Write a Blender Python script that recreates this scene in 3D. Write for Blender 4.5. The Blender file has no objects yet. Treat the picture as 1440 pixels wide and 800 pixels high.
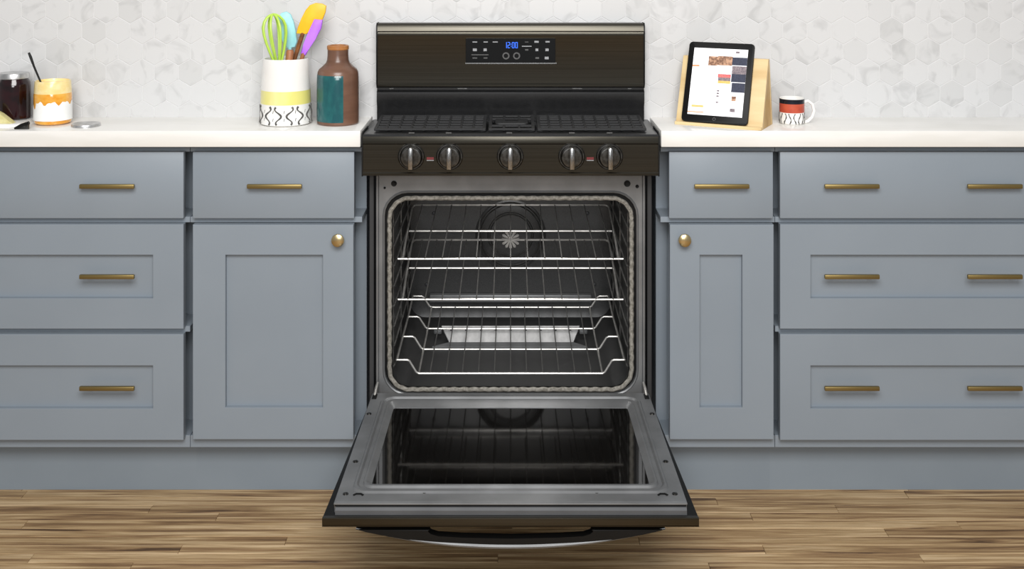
import bpy, bmesh, math, random
from mathutils import Vector, Matrix
random.seed(7)
PI = math.pi
SC = bpy.context.scene
COL = SC.collection

# ------------------------------------------------------------------ camera
F, D0, HOR, CX, ZC = 1546.0, 2.8, -80.0, 718.0, 1.429   # focal length (px of 1440), distance, horizon row, centre column, eye height
cam_d = bpy.data.cameras.new('camera')
cam = bpy.data.objects.new('camera', cam_d); COL.objects.link(cam)
cam_d.sensor_width = 36.0; cam_d.lens = F / 1440 * 36
cam_d.shift_y = (HOR - 400) / 1440.0
cam_d.shift_x = (720 - CX) / 1440.0
cam_d.clip_start = .05
cam.location = (0, -D0, ZC); cam.rotation_euler = (PI / 2, 0, 0)
SC.camera = cam

# ------------------------------------------------------------------ world, lights, exposure
w = bpy.data.worlds.new('world'); SC.world = w; w.use_nodes = True
w.node_tree.nodes['Background'].inputs[0].default_value = (.97, .985, 1.0, 1)
w.node_tree.nodes['Background'].inputs[1].default_value = .33
def area(name, loc, aim, sx, sy, power, col=(1, 1, 1)):
    d = bpy.data.lights.new(name, 'AREA'); d.shape = 'RECTANGLE'; d.size = sx; d.size_y = sy; d.energy = power; d.color = col
    o = bpy.data.objects.new(name, d); COL.objects.link(o); o.location = loc
    o.rotation_euler = (Vector(aim) - Vector(loc)).to_track_quat('-Z', 'Y').to_euler()
    return o
area('ceiling_softbox', (0, -2.9, 2.75), (0, 0, .6), 2.0, 1.2, 112, (1, .99, .975))
area('front_fill', (0, -4.4, 1.95), (0, 0, .7), 1.3, 1.0, 50, (.98, .99, 1))  # added fill from behind the camera, no window modelled; softens the front shadows
area('added_oven_lamp', (0, .20, .745), (0, .28, .2), .30, .10, 1.0, (1, .98, .95))     # unseen lamp added under the oven's ceiling to brighten the cavity
SC.view_settings.view_transform = 'Standard'; SC.view_settings.look = 'None'
SC.view_settings.exposure = 0.0; SC.view_settings.gamma = 1.0
SC.view_settings.use_curve_mapping = False

# ------------------------------------------------------------------ helpers
def X(px, Y=0.0): return (px - CX) * (D0 + Y) / F
def Z(py, Y=0.0): return ZC - (py - HOR) * (D0 + Y) / F
def P(px, py, Y=0.0): return Vector((X(px, Y), Y, Z(py, Y)))

def lin(c):
    c = c / 255.0
    return c / 12.92 if c <= .04045 else ((c + .055) / 1.055) ** 2.4
def rgb(r, g, b): return (lin(r), lin(g), lin(b), 1)

def mat(name, col, rough=.5, metal=0.0, spec=None, coat=0, noise=None, bump=None, rand=0, ior=None, trans=0, emit=None, aniso=0):
    """noise = (scale xyz, colour 2, contrast lo, hi); bump = (scale xyz, strength)"""
    m = bpy.data.materials.new(name); m.use_nodes = True
    nt = m.node_tree; N = nt.nodes; L = nt.links; b = N['Principled BSDF']
    b.inputs['Base Color'].default_value = col
    b.inputs['Roughness'].default_value = rough; b.inputs['Metallic'].default_value = metal
    if spec is not None: b.inputs['Specular IOR Level'].default_value = spec
    if ior: b.inputs['IOR'].default_value = ior
    if trans: b.inputs['Transmission Weight'].default_value = trans
    if coat: b.inputs['Coat Weight'].default_value = coat; b.inputs['Coat Roughness'].default_value = .08
    if emit: b.inputs['Emission Color'].default_value = emit[0]; b.inputs['Emission Strength'].default_value = emit[1]
    if aniso: b.inputs['Anisotropic'].default_value = aniso
    tc = N.new('ShaderNodeTexCoord')
    def nz(scale, detail=5):
        mp = N.new('ShaderNodeMapping'); mp.inputs['Scale'].default_value = scale
        L.new(tc.outputs['Object'], mp.inputs[0])
        t = N.new('ShaderNodeTexNoise'); t.inputs['Scale'].default_value = 1; t.inputs['Detail'].default_value = detail
        L.new(mp.outputs[0], t.inputs['Vector']); return t
    colour = None
    if noise:
        t = nz(noise[0]); r = N.new('ShaderNodeValToRGB')
        r.color_ramp.elements[0].position = noise[2]; r.color_ramp.elements[1].position = noise[3]
        r.color_ramp.elements[0].color = noise[1]; r.color_ramp.elements[1].color = col
        L.new(t.outputs['Fac'], r.inputs[0]); colour = r.outputs[0]
        L.new(colour, b.inputs['Base Color'])
    if bump:
        t = nz(bump[0]); bp = N.new('ShaderNodeBump'); bp.inputs['Strength'].default_value = bump[1]; bp.inputs['Distance'].default_value = .002
        L.new(t.outputs['Fac'], bp.inputs['Height']); L.new(bp.outputs[0], b.inputs['Normal'])
    return m

def marble_tile(name):
    m = bpy.data.materials.new(name); m.use_nodes = True
    nt = m.node_tree; N = nt.nodes; L = nt.links; b = N['Principled BSDF']
    oi = N.new('ShaderNodeObjectInfo'); geo = N.new('ShaderNodeNewGeometry')
    mul = N.new('ShaderNodeMath'); mul.operation = 'MULTIPLY'; mul.inputs[1].default_value = 37
    L.new(oi.outputs['Random'], mul.inputs[0])
    add = N.new('ShaderNodeVectorMath'); add.operation = 'ADD'
    L.new(geo.outputs['Position'], add.inputs[0]); L.new(mul.outputs[0], add.inputs[1])
    t = N.new('ShaderNodeTexNoise'); t.inputs['Scale'].default_value = 13; t.inputs['Detail'].default_value = 4; t.inputs['Distortion'].default_value = 1.6
    L.new(add.outputs[0], t.inputs['Vector'])
    r = N.new('ShaderNodeValToRGB')
    e = r.color_ramp.elements; e[0].position = .30; e[0].color = rgb(192, 192, 192); e[1].position = .46; e[1].color = rgb(207, 207, 207)
    L.new(t.outputs['Fac'], r.inputs[0])
    r2 = N.new('ShaderNodeValToRGB')
    e = r2.color_ramp.elements; e[0].position = 0; e[0].color = (.93, .93, .925, 1); e[1].position = .35; e[1].color = (1, 1, 1, 1)
    L.new(oi.outputs['Random'], r2.inputs[0])
    mx = N.new('ShaderNodeMix'); mx.data_type = 'RGBA'; mx.blend_type = 'MULTIPLY'; mx.inputs[0].default_value = 1
    L.new(r.outputs[0], mx.inputs[6]); L.new(r2.outputs[0], mx.inputs[7]); L.new(mx.outputs[2], b.inputs['Base Color'])
    b.inputs['Roughness'].default_value = .35
    return m

def wood_floor(name):
    m = bpy.data.materials.new(name); m.use_nodes = True
    nt = m.node_tree; N = nt.nodes; L = nt.links; b = N['Principled BSDF']
    oi = N.new('ShaderNodeObjectInfo'); geo = N.new('ShaderNodeNewGeometry')
    cb = N.new('ShaderNodeCombineXYZ')
    mul = N.new('ShaderNodeMath'); mul.operation = 'MULTIPLY'; mul.inputs[1].default_value = 53
    L.new(oi.outputs['Random'], mul.inputs[0]); L.new(mul.outputs[0], cb.inputs[0]); L.new(mul.outputs[0], cb.inputs[2])
    def noise(sx, sy, detail, dist=0.0, rough=.5):
        add = N.new('ShaderNodeVectorMath'); add.operation = 'ADD'
        L.new(geo.outputs['Position'], add.inputs[0]); L.new(cb.outputs[0], add.inputs[1])
        mp = N.new('ShaderNodeMapping'); mp.inputs['Scale'].default_value = (sx, sy, 1); L.new(add.outputs[0], mp.inputs[0])
        t = N.new('ShaderNodeTexNoise'); t.inputs['Scale'].default_value = 1; t.inputs['Detail'].default_value = detail
        t.inputs['Distortion'].default_value = dist; t.inputs['Roughness'].default_value = rough
        L.new(mp.outputs[0], t.inputs['Vector']); return t
    t1 = noise(2.2, 60, 6, .7, .6); t2 = noise(7, 260, 5, .3, .6)
    r1 = N.new('ShaderNodeValToRGB'); e = r1.color_ramp.elements
    e[0].position = .33; e[0].color = rgb(94, 70, 48); e[1].position = .62; e[1].color = rgb(216, 188, 148)
    k = e.new(.41); k.color = rgb(154, 122, 86); k = e.new(.51); k.color = rgb(188, 158, 116)
    L.new(t1.outputs['Fac'], r1.inputs[0])
    r2 = N.new('ShaderNodeValToRGB'); e = r2.color_ramp.elements
    e[0].position = .3; e[0].color = (.62, .57, .52, 1); e[1].position = .56; e[1].color = (1, 1, 1, 1)
    L.new(t2.outputs['Fac'], r2.inputs[0])
    r3 = N.new('ShaderNodeValToRGB'); e = r3.color_ramp.elements
    e[0].position = 0; e[0].color = (.82, .80, .77, 1); e[1].position = 1; e[1].color = (1.0, 1.0, 1.0, 1)
    L.new(oi.outputs['Random'], r3.inputs[0])
    a = N.new('ShaderNodeMix'); a.data_type = 'RGBA'; a.blend_type = 'MULTIPLY'; a.inputs[0].default_value = 1
    L.new(r1.outputs[0], a.inputs[6]); L.new(r2.outputs[0], a.inputs[7])
    c = N.new('ShaderNodeMix'); c.data_type = 'RGBA'; c.blend_type = 'MULTIPLY'; c.inputs[0].default_value = 1
    L.new(a.outputs[2], c.inputs[6]); L.new(r3.outputs[0], c.inputs[7])
    L.new(c.outputs[2], b.inputs['Base Color'])
    b.inputs['Roughness'].default_value = .5
    bp = N.new('ShaderNodeBump'); bp.inputs['Strength'].default_value = .25; bp.inputs['Distance'].default_value = .002
    L.new(t2.outputs['Fac'], bp.inputs['Height']); L.new(bp.outputs[0], b.inputs['Normal'])
    return m

M = dict(
    tile=marble_tile('marble_tile'),
    grout=mat('grout', rgb(215, 215, 215), .8, bump=((300, 300, 300), .1)),
    floor=wood_floor('oak_plank'),
    paint=mat('blue_grey_paint', rgb(134, 143, 152), .42, noise=((3, 3, 3), rgb(130, 139, 148), .35, .65), bump=((90, 90, 90), .03)),
    quartz=mat('white_quartz', rgb(233, 231, 227), .16, noise=((5, 12, 30), rgb(226, 224, 219), .4, .6)),
    brass=mat('aged_brass', rgb(140, 122, 78), .42, .85, bump=((20, 400, 400), .05)),
    knob_brass=mat('pale_brass', rgb(205, 185, 140), .28, 1.0, bump=((200, 200, 200), .02)),
    steel_black=mat('black_stainless', rgb(82, 79, 72), .33, 1.0, noise=((2, 60, 500), rgb(70, 67, 60), .3, .7), aniso=.6),
    enamel=mat('black_enamel', rgb(26, 26, 27), .32, noise=((200, 200, 200), rgb(21, 21, 22), .4, .6)),
    iron=mat('cast_iron', rgb(34, 34, 35), .55, bump=((500, 500, 500), .2)),
    black=mat('black_plastic', rgb(10, 10, 10), .5, spec=.25, noise=((50, 50, 50), rgb(9, 9, 9), .4, .6)),
    galv=mat('galvanised_steel', rgb(128, 129, 130), .42, .5, noise=((14, 14, 14), rgb(114, 115, 116), .35, .65), bump=((60, 60, 60), .05)),
    galv_mid=mat('grey_edge_steel', rgb(92, 93, 95), .45, .4, noise=((14, 14, 14), rgb(84, 85, 87), .35, .65)),
    galv_dark=mat('dark_side_steel', rgb(70, 71, 73), .5, .6, noise=((30, 30, 4), rgb(62, 63, 65), .35, .65)),
    cavity=mat('speckled_oven_enamel', rgb(48, 48, 48), .33, 0, noise=((420, 420, 420), rgb(33, 33, 33), .42, .6), bump=((14, 14, 14), .12)),
    chrome=mat('chrome_wire', rgb(178, 176, 172), .3, .6, noise=((40, 40, 40), rgb(155, 153, 150), .4, .6)),
    wire=mat('dull_wire', rgb(120, 119, 117), .35, .6, noise=((40, 40, 40), rgb(100, 99, 97), .4, .6)),
    gasket=mat('fibreglass_gasket', rgb(146, 142, 134), .75, noise=((160, 160, 160), rgb(112, 108, 100), .38, .6), bump=((700, 700, 700), .4)),
    glass=mat('dark_oven_glass', rgb(14, 13, 12), .05, 0, ior=1.9, noise=((6, 6, 6), rgb(11, 10, 9), .4, .6)),
    plate=mat('bright_steel_plate', rgb(240, 240, 240), .45, .2, noise=((60, 20, 20), rgb(215, 215, 215), .35, .65)),
    knob=mat('satin_knob_metal', rgb(150, 150, 150), .26, 1.0, noise=((400, 400, 400), rgb(130, 130, 130), .4, .6)),
    dark_chrome=mat('dark_chrome', rgb(92, 91, 89), .28, 1.0, noise=((100, 100, 100), rgb(66, 64, 60), .4, .6)),
    screen=mat('black_display_glass', rgb(8, 8, 8), .12, noise=((10, 10, 10), rgb(6, 6, 6), .4, .6)),
    icon=mat('grey_print', rgb(170, 172, 175), .6, noise=((900, 900, 900), rgb(120, 122, 125), .4, .6)),
    icon_dim=mat('dim_grey_print', rgb(92, 92, 92), .6, noise=((900, 900, 900), rgb(60, 60, 60), .4, .6)),
    red=mat('red_print', rgb(96, 26, 30), .6, noise=((900, 900, 900), rgb(110, 26, 30), .4, .6)),
    led=mat('blue_clock_digit', rgb(20, 60, 160), .5, emit=(rgb(50, 120, 255), 1.3), noise=((9, 9, 9), rgb(20, 50, 150), .4, .6)),
    pine=mat('pale_pine', rgb(226, 201, 152), .55, noise=((4, 60, 9), rgb(205, 172, 116), .32, .62)),
    pine_end=mat('pine_end', rgb(205, 172, 118), .6, noise=((30, 30, 14), rgb(176, 140, 84), .32, .62)),
    page=mat('lit_page', rgb(240, 240, 240), .4, emit=(rgb(240, 240, 242), .55), noise=((5, 5, 5), rgb(236, 236, 238), .4, .6)),
    ceramic=mat('white_ceramic', rgb(243, 242, 239), .2, coat=.4, noise=((8, 8, 8), rgb(238, 236, 232), .4, .6)),
    yellow=mat('pale_yellow_glaze', rgb(228, 222, 128), .3, noise=((14, 14, 6), rgb(236, 230, 160), .4, .6)),
    ink=mat('black_ink_glaze', rgb(58, 57, 55), .4, noise=((90, 90, 90), rgb(100, 98, 95), .35, .7)),
    brown=mat('brown_stoneware', rgb(118, 86, 69), .3, noise=((10, 10, 40), rgb(94, 66, 52), .3, .65)),
    tan=mat('tan_glaze', rgb(176, 118, 66), .35, noise=((30, 30, 30), rgb(150, 96, 50), .4, .6)),
    teal=mat('teal_glaze', rgb(22, 78, 84), .2, noise=((60, 60, 30), rgb(30, 92, 94), .4, .6), coat=.3),
    green=mat('lime_silicone', rgb(190, 224, 92), .4, noise=((30, 30, 30), rgb(178, 214, 78), .4, .6)),
    blue=mat('pale_blue_silicone', rgb(166, 222, 232), .45, noise=((30, 30, 30), rgb(150, 214, 224), .4, .6)),
    orange=mat('amber_silicone', rgb(250, 196, 34), .45, noise=((20, 20, 20), rgb(244, 184, 26), .4, .6)),
    purple=mat('violet_silicone', rgb(188, 116, 250), .45, noise=((20, 20, 20), rgb(176, 100, 240), .4, .6)),
    walnut=mat('brown_wood', rgb(138, 84, 40), .5, noise=((20, 20, 90), rgb(104, 60, 26), .35, .65)),
    copper_wood=mat('reddish_wood', rgb(176, 116, 78), .5, noise=((30, 30, 60), rgb(146, 92, 58), .35, .65)),
    jam=mat('dark_jam', rgb(36, 8, 12), .12, coat=.2, noise=((30, 30, 30), rgb(20, 5, 7), .4, .6)),
    lid=mat('silver_lid', rgb(215, 215, 215), .38, .9, noise=((60, 60, 60), rgb(190, 190, 190), .4, .6)),
    honey=mat('amber_honey', rgb(226, 152, 34), .15, coat=.8, noise=((30, 30, 60), rgb(236, 176, 72), .4, .6)),
    cream=mat('cream_spread', rgb(240, 214, 142), .3, coat=.5, noise=((40, 40, 60), rgb(246, 226, 170), .4, .6)),
    label=mat('white_paper', rgb(246, 247, 244), .6, noise=((30, 30, 30), rgb(240, 240, 238), .4, .6)),
    cheese=mat('pale_cheese', rgb(222, 214, 160), .5, noise=((60, 60, 60), rgb(208, 198, 136), .4, .6)),
    orangered=mat('orange_red_glaze', rgb(190, 84, 60), .3, noise=((40, 40, 40), rgb(176, 70, 50), .4, .6)),
    navy=mat('navy_glaze', rgb(24, 26, 38), .2, noise=((40, 40, 40), rgb(18, 20, 30), .4, .6)),
    kick=mat('toe_kick_paint', rgb(130, 140, 149), .5, noise=((3, 3, 3), rgb(125, 135, 144), .35, .65)),
    p_navy=mat('page_navy', rgb(52, 58, 80), .5, noise=((300, 300, 300), rgb(40, 44, 64), .4, .6)),
    p_pink=mat('page_pink', rgb(226, 96, 104), .5, noise=((300, 300, 300), rgb(236, 130, 120), .4, .6)),
    p_tan=mat('page_tan', rgb(200, 156, 126), .5, noise=((160, 160, 160), rgb(120, 84, 64), .38, .6)),
    p_grey=mat('page_grey', rgb(150, 136, 140), .5, noise=((300, 300, 300), rgb(110, 100, 108), .4, .6)),
    p_orange=mat('page_orange', rgb(246, 166, 120), .5, noise=((300, 300, 300), rgb(240, 150, 100), .4, .6)),
    p_yellow=mat('page_yellow', rgb(240, 200, 120), .5, noise=((300, 300, 300), rgb(236, 190, 100), .4, .6)),
)

def wpos(o):
    v = Vector((0, 0, 0))
    while o: v += o.location; o = o.parent
    return v

def empty(name, loc=(0, 0, 0), rz=0, label=None, cat=None, group=None):
    o = bpy.data.objects.new(name, None); COL.objects.link(o); o.location = loc; o.rotation_euler = (0, 0, rz)
    o.empty_display_size = .05
    tag(o, label, cat, group); return o
def tag(o, label=None, cat=None, group=None, kind=None):
    if label: o['label'] = label
    if cat: o['category'] = cat
    if group: o['group'] = group
    if kind: o['kind'] = kind
    return o

class MB:
    """collects shapes; build() links them as ONE mesh object"""
    def __init__(s): s.bm = bmesh.new()
    def box(s, x0, x1, y0, y1, z0, z1, bev=0.0, seg=2):
        v = [s.bm.verts.new((x, y, z)) for x in (x0, x1) for y in (y0, y1) for z in (z0, z1)]
        fs = [s.bm.faces.new([v[i] for i in q]) for q in ((0, 1, 3, 2), (4, 6, 7, 5), (0, 4, 5, 1), (2, 3, 7, 6), (0, 2, 6, 4), (1, 5, 7, 3))]
        if bev:
            es = {e for f in fs for e in f.edges}
            bmesh.ops.bevel(s.bm, geom=list(es), offset=bev, segments=seg, affect='EDGES', profile=.5)
        return s
    def loft(s, rings, cap0=False, cap1=False, closed=True):
        R = [[s.bm.verts.new(p) for p in r] for r in rings]
        n = len(R[0])
        for a, b in zip(R, R[1:]):
            for i in range(n if closed else n - 1):
                j = (i + 1) % n
                try: s.bm.faces.new((a[i], a[j], b[j], b[i]))
                except ValueError: pass
        if cap0: s.bm.faces.new(R[0][::-1])
        if cap1: s.bm.faces.new(R[-1])
        return s
    def prism(s, pts, axis, a, b, bev=0.0):
        """pts 2-D polygon; axis 'x' -> (y,z), 'y' -> (x,z), 'z' -> (x,y)"""
        f = {'x': lambda p, t: (t, p[0], p[1]), 'y': lambda p, t: (p[0], t, p[1]), 'z': lambda p, t: (p[0], p[1], t)}[axis]
        A = [s.bm.verts.new(f(p, a)) for p in pts]; B = [s.bm.verts.new(f(p, b)) for p in pts]
        n = len(pts); fs = []
        for i in range(n):
            j = (i + 1) % n; fs.append(s.bm.faces.new((A[i], A[j], B[j], B[i])))
        fs.append(s.bm.faces.new(A[::-1])); fs.append(s.bm.faces.new(B))
        if bev:
            es = list(fs[-1].edges) + list(fs[-2].edges)
            bmesh.ops.bevel(s.bm, geom=es, offset=bev, segments=2, affect='EDGES', profile=.5)
        return s
    def tube(s, path, r, n=8, closed=False, caps=True):
        path = [Vector(p) for p in path]; m = len(path); rings = []; up = None
        for i, p in enumerate(path):
            a = path[(i - 1) % m] if closed or i else p; b = path[(i + 1) % m] if closed or i < m - 1 else p
            t = (b - a).normalized()
            if up is None:
                up = Vector((0, 0, 1)) if abs(t.z) < .9 else Vector((0, 1, 0))
            u = (up - t * up.dot(t)).normalized(); up = u; v = t.cross(u)
            rr = r[i] if isinstance(r, (list, tuple)) else r
            rings.append([p + (u * math.cos(k * 2 * PI / n) + v * math.sin(k * 2 * PI / n)) * rr for k in range(n)])
        if closed: rings.append(rings[0])
        s.loft(rings, caps and not closed, caps and not closed); return s
    def lathe(s, prof, n=40, c=(0, 0, 0), axis='z', cap0=False, cap1=False):
        f = {'z': lambda r, h, a: (c[0] + r * math.cos(a), c[1] + r * math.sin(a), c[2] + h),
             'y': lambda r, h, a: (c[0] + r * math.cos(a), c[1] + h, c[2] + r * math.sin(a))}[axis]
        s.loft([[f(max(r, 1e-5), h, k * 2 * PI / n) for k in range(n)] for r, h in prof], cap0, cap1); return s
    def build(s, name, m, parent=None, kind=None, label=None, at=None, local=False, ang=35, link=True):
        bmesh.ops.remove_doubles(s.bm, verts=s.bm.verts, dist=1e-6)
        bmesh.ops.recalc_face_normals(s.bm, faces=s.bm.faces)
        off = Vector(at) if at is not None else Vector((0, 0, 0))
        if not local:
            base = (wpos(parent) if parent else Vector((0, 0, 0))) + off
            for v in s.bm.verts: v.co -= base
        me = bpy.data.meshes.new(name); s.bm.to_mesh(me); s.bm.free()
        me.materials.append(m)
        for p in me.polygons: p.use_smooth = True
        me.set_sharp_from_angle(angle=math.radians(ang))
        o = bpy.data.objects.new(name, me); COL.objects.link(o); o.location = off
        if parent: o.parent = parent
        tag(o, label, None, None, kind)
        return o

def rrect(x0, x1, y0, y1, r, n=6):
    pts = []
    for cx, cy, a0 in ((x1 - r, y1 - r, 0), (x0 + r, y1 - r, 90), (x0 + r, y0 + r, 180), (x1 - r, y0 + r, 270)):
        for k in range(n + 1):
            a = math.radians(a0 + 90 * k / n); pts.append((cx + r * math.cos(a), cy + r * math.sin(a)))
    return pts
def dup(o, parent=None, loc=None, name=None):
    c = o.copy(); COL.objects.link(c)
    if parent: c.parent = parent
    if loc is not None: c.location = loc
    for ch in o.children: dup(ch, c)
    return c

# ================================================================== SETTING
# ---- back wall with hexagonal marble tiles
WY = .19; ZT = .956                                   # tile face, worktop height
wall = MB().box(-2.3, 2.3, WY + .0012, WY + .06, ZT + .0005, 2.75).box(-2.3, -1.665, WY + .0012, WY + .06, 0, ZT + .0005).box(1.505, 2.3, WY + .0012, WY + .06, 0, ZT + .0005).build('wall_back', M['grout'], kind='structure')
TW = 34 * (D0 + WY) / F; TP = TW * .866; G = .0010
def hexa(cx, cz, mb=None):
    mb = mb or MB(); R = (TW / 2 - G) / math.cos(PI / 6)
    ring = lambda k, y: [(cx + (R - k) * math.sin(i * PI / 3), y, cz + (R - k) * math.cos(i * PI / 3)) for i in range(6)]
    mb.loft([ring(0, WY + .004), ring(0, WY + .0006), ring(.0009, WY)], False, True); return mb
first = None; rest = MB()
z0 = Z(102, WY)
for r in range(-3, 22):
    cz = z0 + (r) * TP
    if cz + TW * .58 < ZT: continue
    shift = 0 if r % 2 == 0 else TW / 2
    for c in range(-33, 34):
        cx = X(132, WY) + 17 * TW + c * TW + shift
        if abs(cx) > 2.25: continue
        row_in = -2 <= r <= 3
        if row_in and -1.42 < cx < 1.43:
            if cz - TW * .58 < ZT:                     # lowest row, cut by the worktop
                pass
            if first is None:
                first = hexa(cx, cz).build('tile', M['tile'], wall, at=(cx, WY, cz))
            else:
                t = first.copy(); COL.objects.link(t); t.parent = wall; t.location = (cx, WY, cz)
            continue
        hexa(cx, cz, rest)
o = rest.build('tile_field', M['tile'], wall, kind='stuff')

# ---- plank floor
floor = MB().box(-2.6, 2.6, -3.6, .12, -.05, -.006).build('floor', M['floor'], kind='structure')
PW = .037; yb = .107; rows = []
ends = {0: [30, 1278], 1: [470, 1010], 2: [208, 640, 1180], 3: [303, 1059], 4: [30, 720], 5: [560, 1250], 6: [400, 900], 7: [1077, 250], 8: [700, 1300], 9: [180, 1000]}
nplank = 0
restf = MB()
for r in range(0, 13):
    y1 = yb - r * PW; y0 = y1 - PW
    if r < 11:
        xs = sorted([X(p, y0) for p in ends.get(max(r - 1, 0), [360, 1130])]); xs = [-2.2] + xs + [2.2]
        # split long outer lengths
        e = [xs[0]]
        for a, b in zip(xs, xs[1:]):
            k = max(1, round((b - a) / 1.3))
            e += [a + (b - a) * (i + 1) / k for i in range(k)]
        for a, b in zip(e, e[1:]):
            dz = random.uniform(-.0004, .0004)
            MB().box(a + .0004, b - .0004, y0 + .0004, y1 - .0004, -.006, dz, .0007, 1).build('plank', M['floor'], floor, at=((a + b) / 2, (y0 + y1) / 2, 0)); nplank += 1
for r in range(11, 100):
    y1 = yb - r * PW; y0 = y1 - PW; a = -2.6 + random.uniform(0, .8)
    e = [-2.6]
    while a < 2.6: e.append(a); a += random.uniform(.8, 1.4)
    e.append(2.6)
    for a, b in zip(e, e[1:]):
        restf.box(a + .0004, b - .0004, y0 + .0004, y1 - .0004, -.006, 0)
restf.build('plank_field', M['floor'], floor, kind='stuff')

# ================================================================== CABINETS
FRY = .020                                             # face frame plane; door faces at Y = 0
def shaker(x0, x1, z0, z1, px=None):
    """slab or, with px = (x0, x1, z0, z1) of the recess, a frame round an opening"""
    mb = MB()
    if px is None: return mb.box(x0, x1, 0, .0195, z0, z1, .0012)
    a, b, c, d = px
    def ring(u0, u1, v0, v1, y): return [(u0, y, v0), (u1, y, v0), (u1, y, v1), (u0, y, v1)]
    mb.loft([ring(x0, x1, z0, z1, .0195), ring(x0, x1, z0, z1, .001), ring(x0 + .001, x1 - .001, z0 + .001, z1 - .001, 0),
             ring(a - .0006, b + .0006, c - .0006, d + .0006, 0), ring(a, b, c, d, .0008), ring(a, b, c, d, .0195), ring(x0, x1, z0, z1, .0195)])
    return mb
hw = None
def pull(cx, cz, parent):
    global hw
    if hw is None:
        L2 = .0695
        mb = MB().box(-L2, L2, -.0230, -.0140, -.0056, .0056, .0022, 2)
        for s in (-1, 1): mb.tube([(s * .048, -.016, -.0036), (s * .048, 0, -.0036)], .0024, 10)
        hw = mb.build('handle', M['brass'], parent, at=(cx - wpos(parent).x, -wpos(parent).y, cz - wpos(parent).z), local=True, label='slim brass bar handle')
    else:
        h = hw.copy(); COL.objects.link(h); h.parent = parent; h.location = Vector((cx, 0, cz)) - wpos(parent)
def knob(cx, cz, parent):
    mb = MB().lathe([(.0, -.026), (.010, -.026), (.0155, -.023), (.0165, -.018), (.0135, -.013), (.0062, -.010), (.0056, -.004), (.009, 0)], 28, (0, 0, 0), 'y')
    return mb.build('knob', M['knob_brass'], parent, at=Vector((cx, 0, cz)) - wpos(parent), local=True, label='round pale brass knob')

ZB = Z(629, FRY); ZTOP = Z(206, FRY)
def cabinet(xl, xr, label, fronts, rails=((307.5, 315.5),), ends=(False, False)):
    """fronts: list of (kind, px0, px1, py0, py1, recess or None, handles px or knob px)"""
    c = empty('base_cabinet', ((xl + xr) / 2, FRY, 0), 0, label, 'cabinet', 'base cabinets under the worktops')
    mb = MB()
    mb.box(xl + .001, xr - .001, .125, .60, ZB, .9125)
    mb.build('carcass', M['paint'], c)
    # face frame: stiles and rails with openings showing behind the fronts
    m2 = MB(); m2.box(xl + .0005, xr - .0005, FRY, .124, ZB, Z(617), .0008, 1)
    m2.box(xl + .0005, xr - .0005, FRY, .124, Z(215.5), ZTOP - .002, .0008, 1)
    for a_, b_ in rails: m2.box(xl + .0005, xr - .0005, FRY, .124, Z(b_), Z(a_), .0008, 1)
    ea = .034 if ends[0] else .112; eb = .034 if ends[1] else .112
    m2.box(xl + .001, xl + .03, ea, .124, ZB + .002, ZTOP - .004); m2.box(xr - .03, xr - .001, eb, .124, ZB + .002, ZTOP - .004)
    m2.box(xl + .002, xr - .002, 0.118, .124, ZB + .002, ZTOP - .004)
    m2.build('face_frame', M['paint'], c)
    k = MB().box(xl, xr, .075, .090, 0, ZB + .002); k.build('toe_kick', M['kick'], c)
    for f in fronts:
        kind, a, b, t, btm, rec, hp = f
        x0, x1, z1, z0 = X(a), X(b), Z(t), Z(btm)
        pr = None
        if rec: pr = (X(rec[0]), X(rec[1]), Z(rec[3]), Z(rec[2]))
        p = shaker(x0, x1, z0, z1, pr).build(kind, M['paint'], c)
        if rec:
            MB().box(pr[0] - .002, pr[1] + .002, .0135, .0185, pr[2] - .002, pr[3] + .002).build('panel', M['paint'], p)
        for h in hp:
            if kind == 'door': knob(X(h[0], -.018), Z(h[1], -.018), p)
            else: pull(X(h[0], -.018), Z(h[1], -.018), p)
    return c

xA, xB, xC = X(-160), X(264.3), X(509.5, FRY)
cabinet(xA, xB, 'blue-grey three-drawer base cabinet at the left edge, left of the door cabinet', [
    ('drawer', -156, 258, 214, 307, None, [(150.5, 262), (-50, 262)]),
    ('drawer', -156, 258, 315.5, 462.5, (-112, 215, 358.5, 419.5), [(150.5, 389), (-50, 389)]),
    ('drawer', -156, 258, 470, 619, (-112, 215, 514, 574.5), [(150.5, 546), (-50, 546)])], ((307.5, 315.5), (462.5, 470.5)))
cabinet(xB, xC, 'blue-grey base cabinet with one drawer over a wide recessed door, directly left of the range', [
    ('drawer', 271, 498, 214, 307, None, [(386, 262)]),
    ('door', 271, 497, 316, 618, (317, 454, 358.5, 573), [(475, 338)])], ends=(False, False))
xD, xE, xF = X(928.5, FRY), X(1092.3), X(1505)
cabinet(xD, xE, 'narrow blue-grey base cabinet with one drawer over a slim door, directly right of the range', [
    ('drawer', 941, 1087, 214, 307, None, [(1015, 262)]),
    ('door', 942, 1088, 316, 618, (984, 1044, 358.5, 573), [(963, 338)])], ends=(False, False))
cabinet(xE, xF, 'wide blue-grey three-drawer base cabinet at the right edge with paired brass handles', [
    ('drawer', 1097, 1500, 214, 307, None, [(1198, 262), (1399, 262)]),
    ('drawer', 1097, 1500, 315.5, 462.5, (1140, 1457, 358.5, 419.5), [(1198, 389), (1399, 389)]),
    ('drawer', 1097, 1500, 470, 619, (1140, 1457, 514, 574.5), [(1198, 546), (1399, 546)])], ((307.5, 315.5), (462.5, 470.5)))

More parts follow.
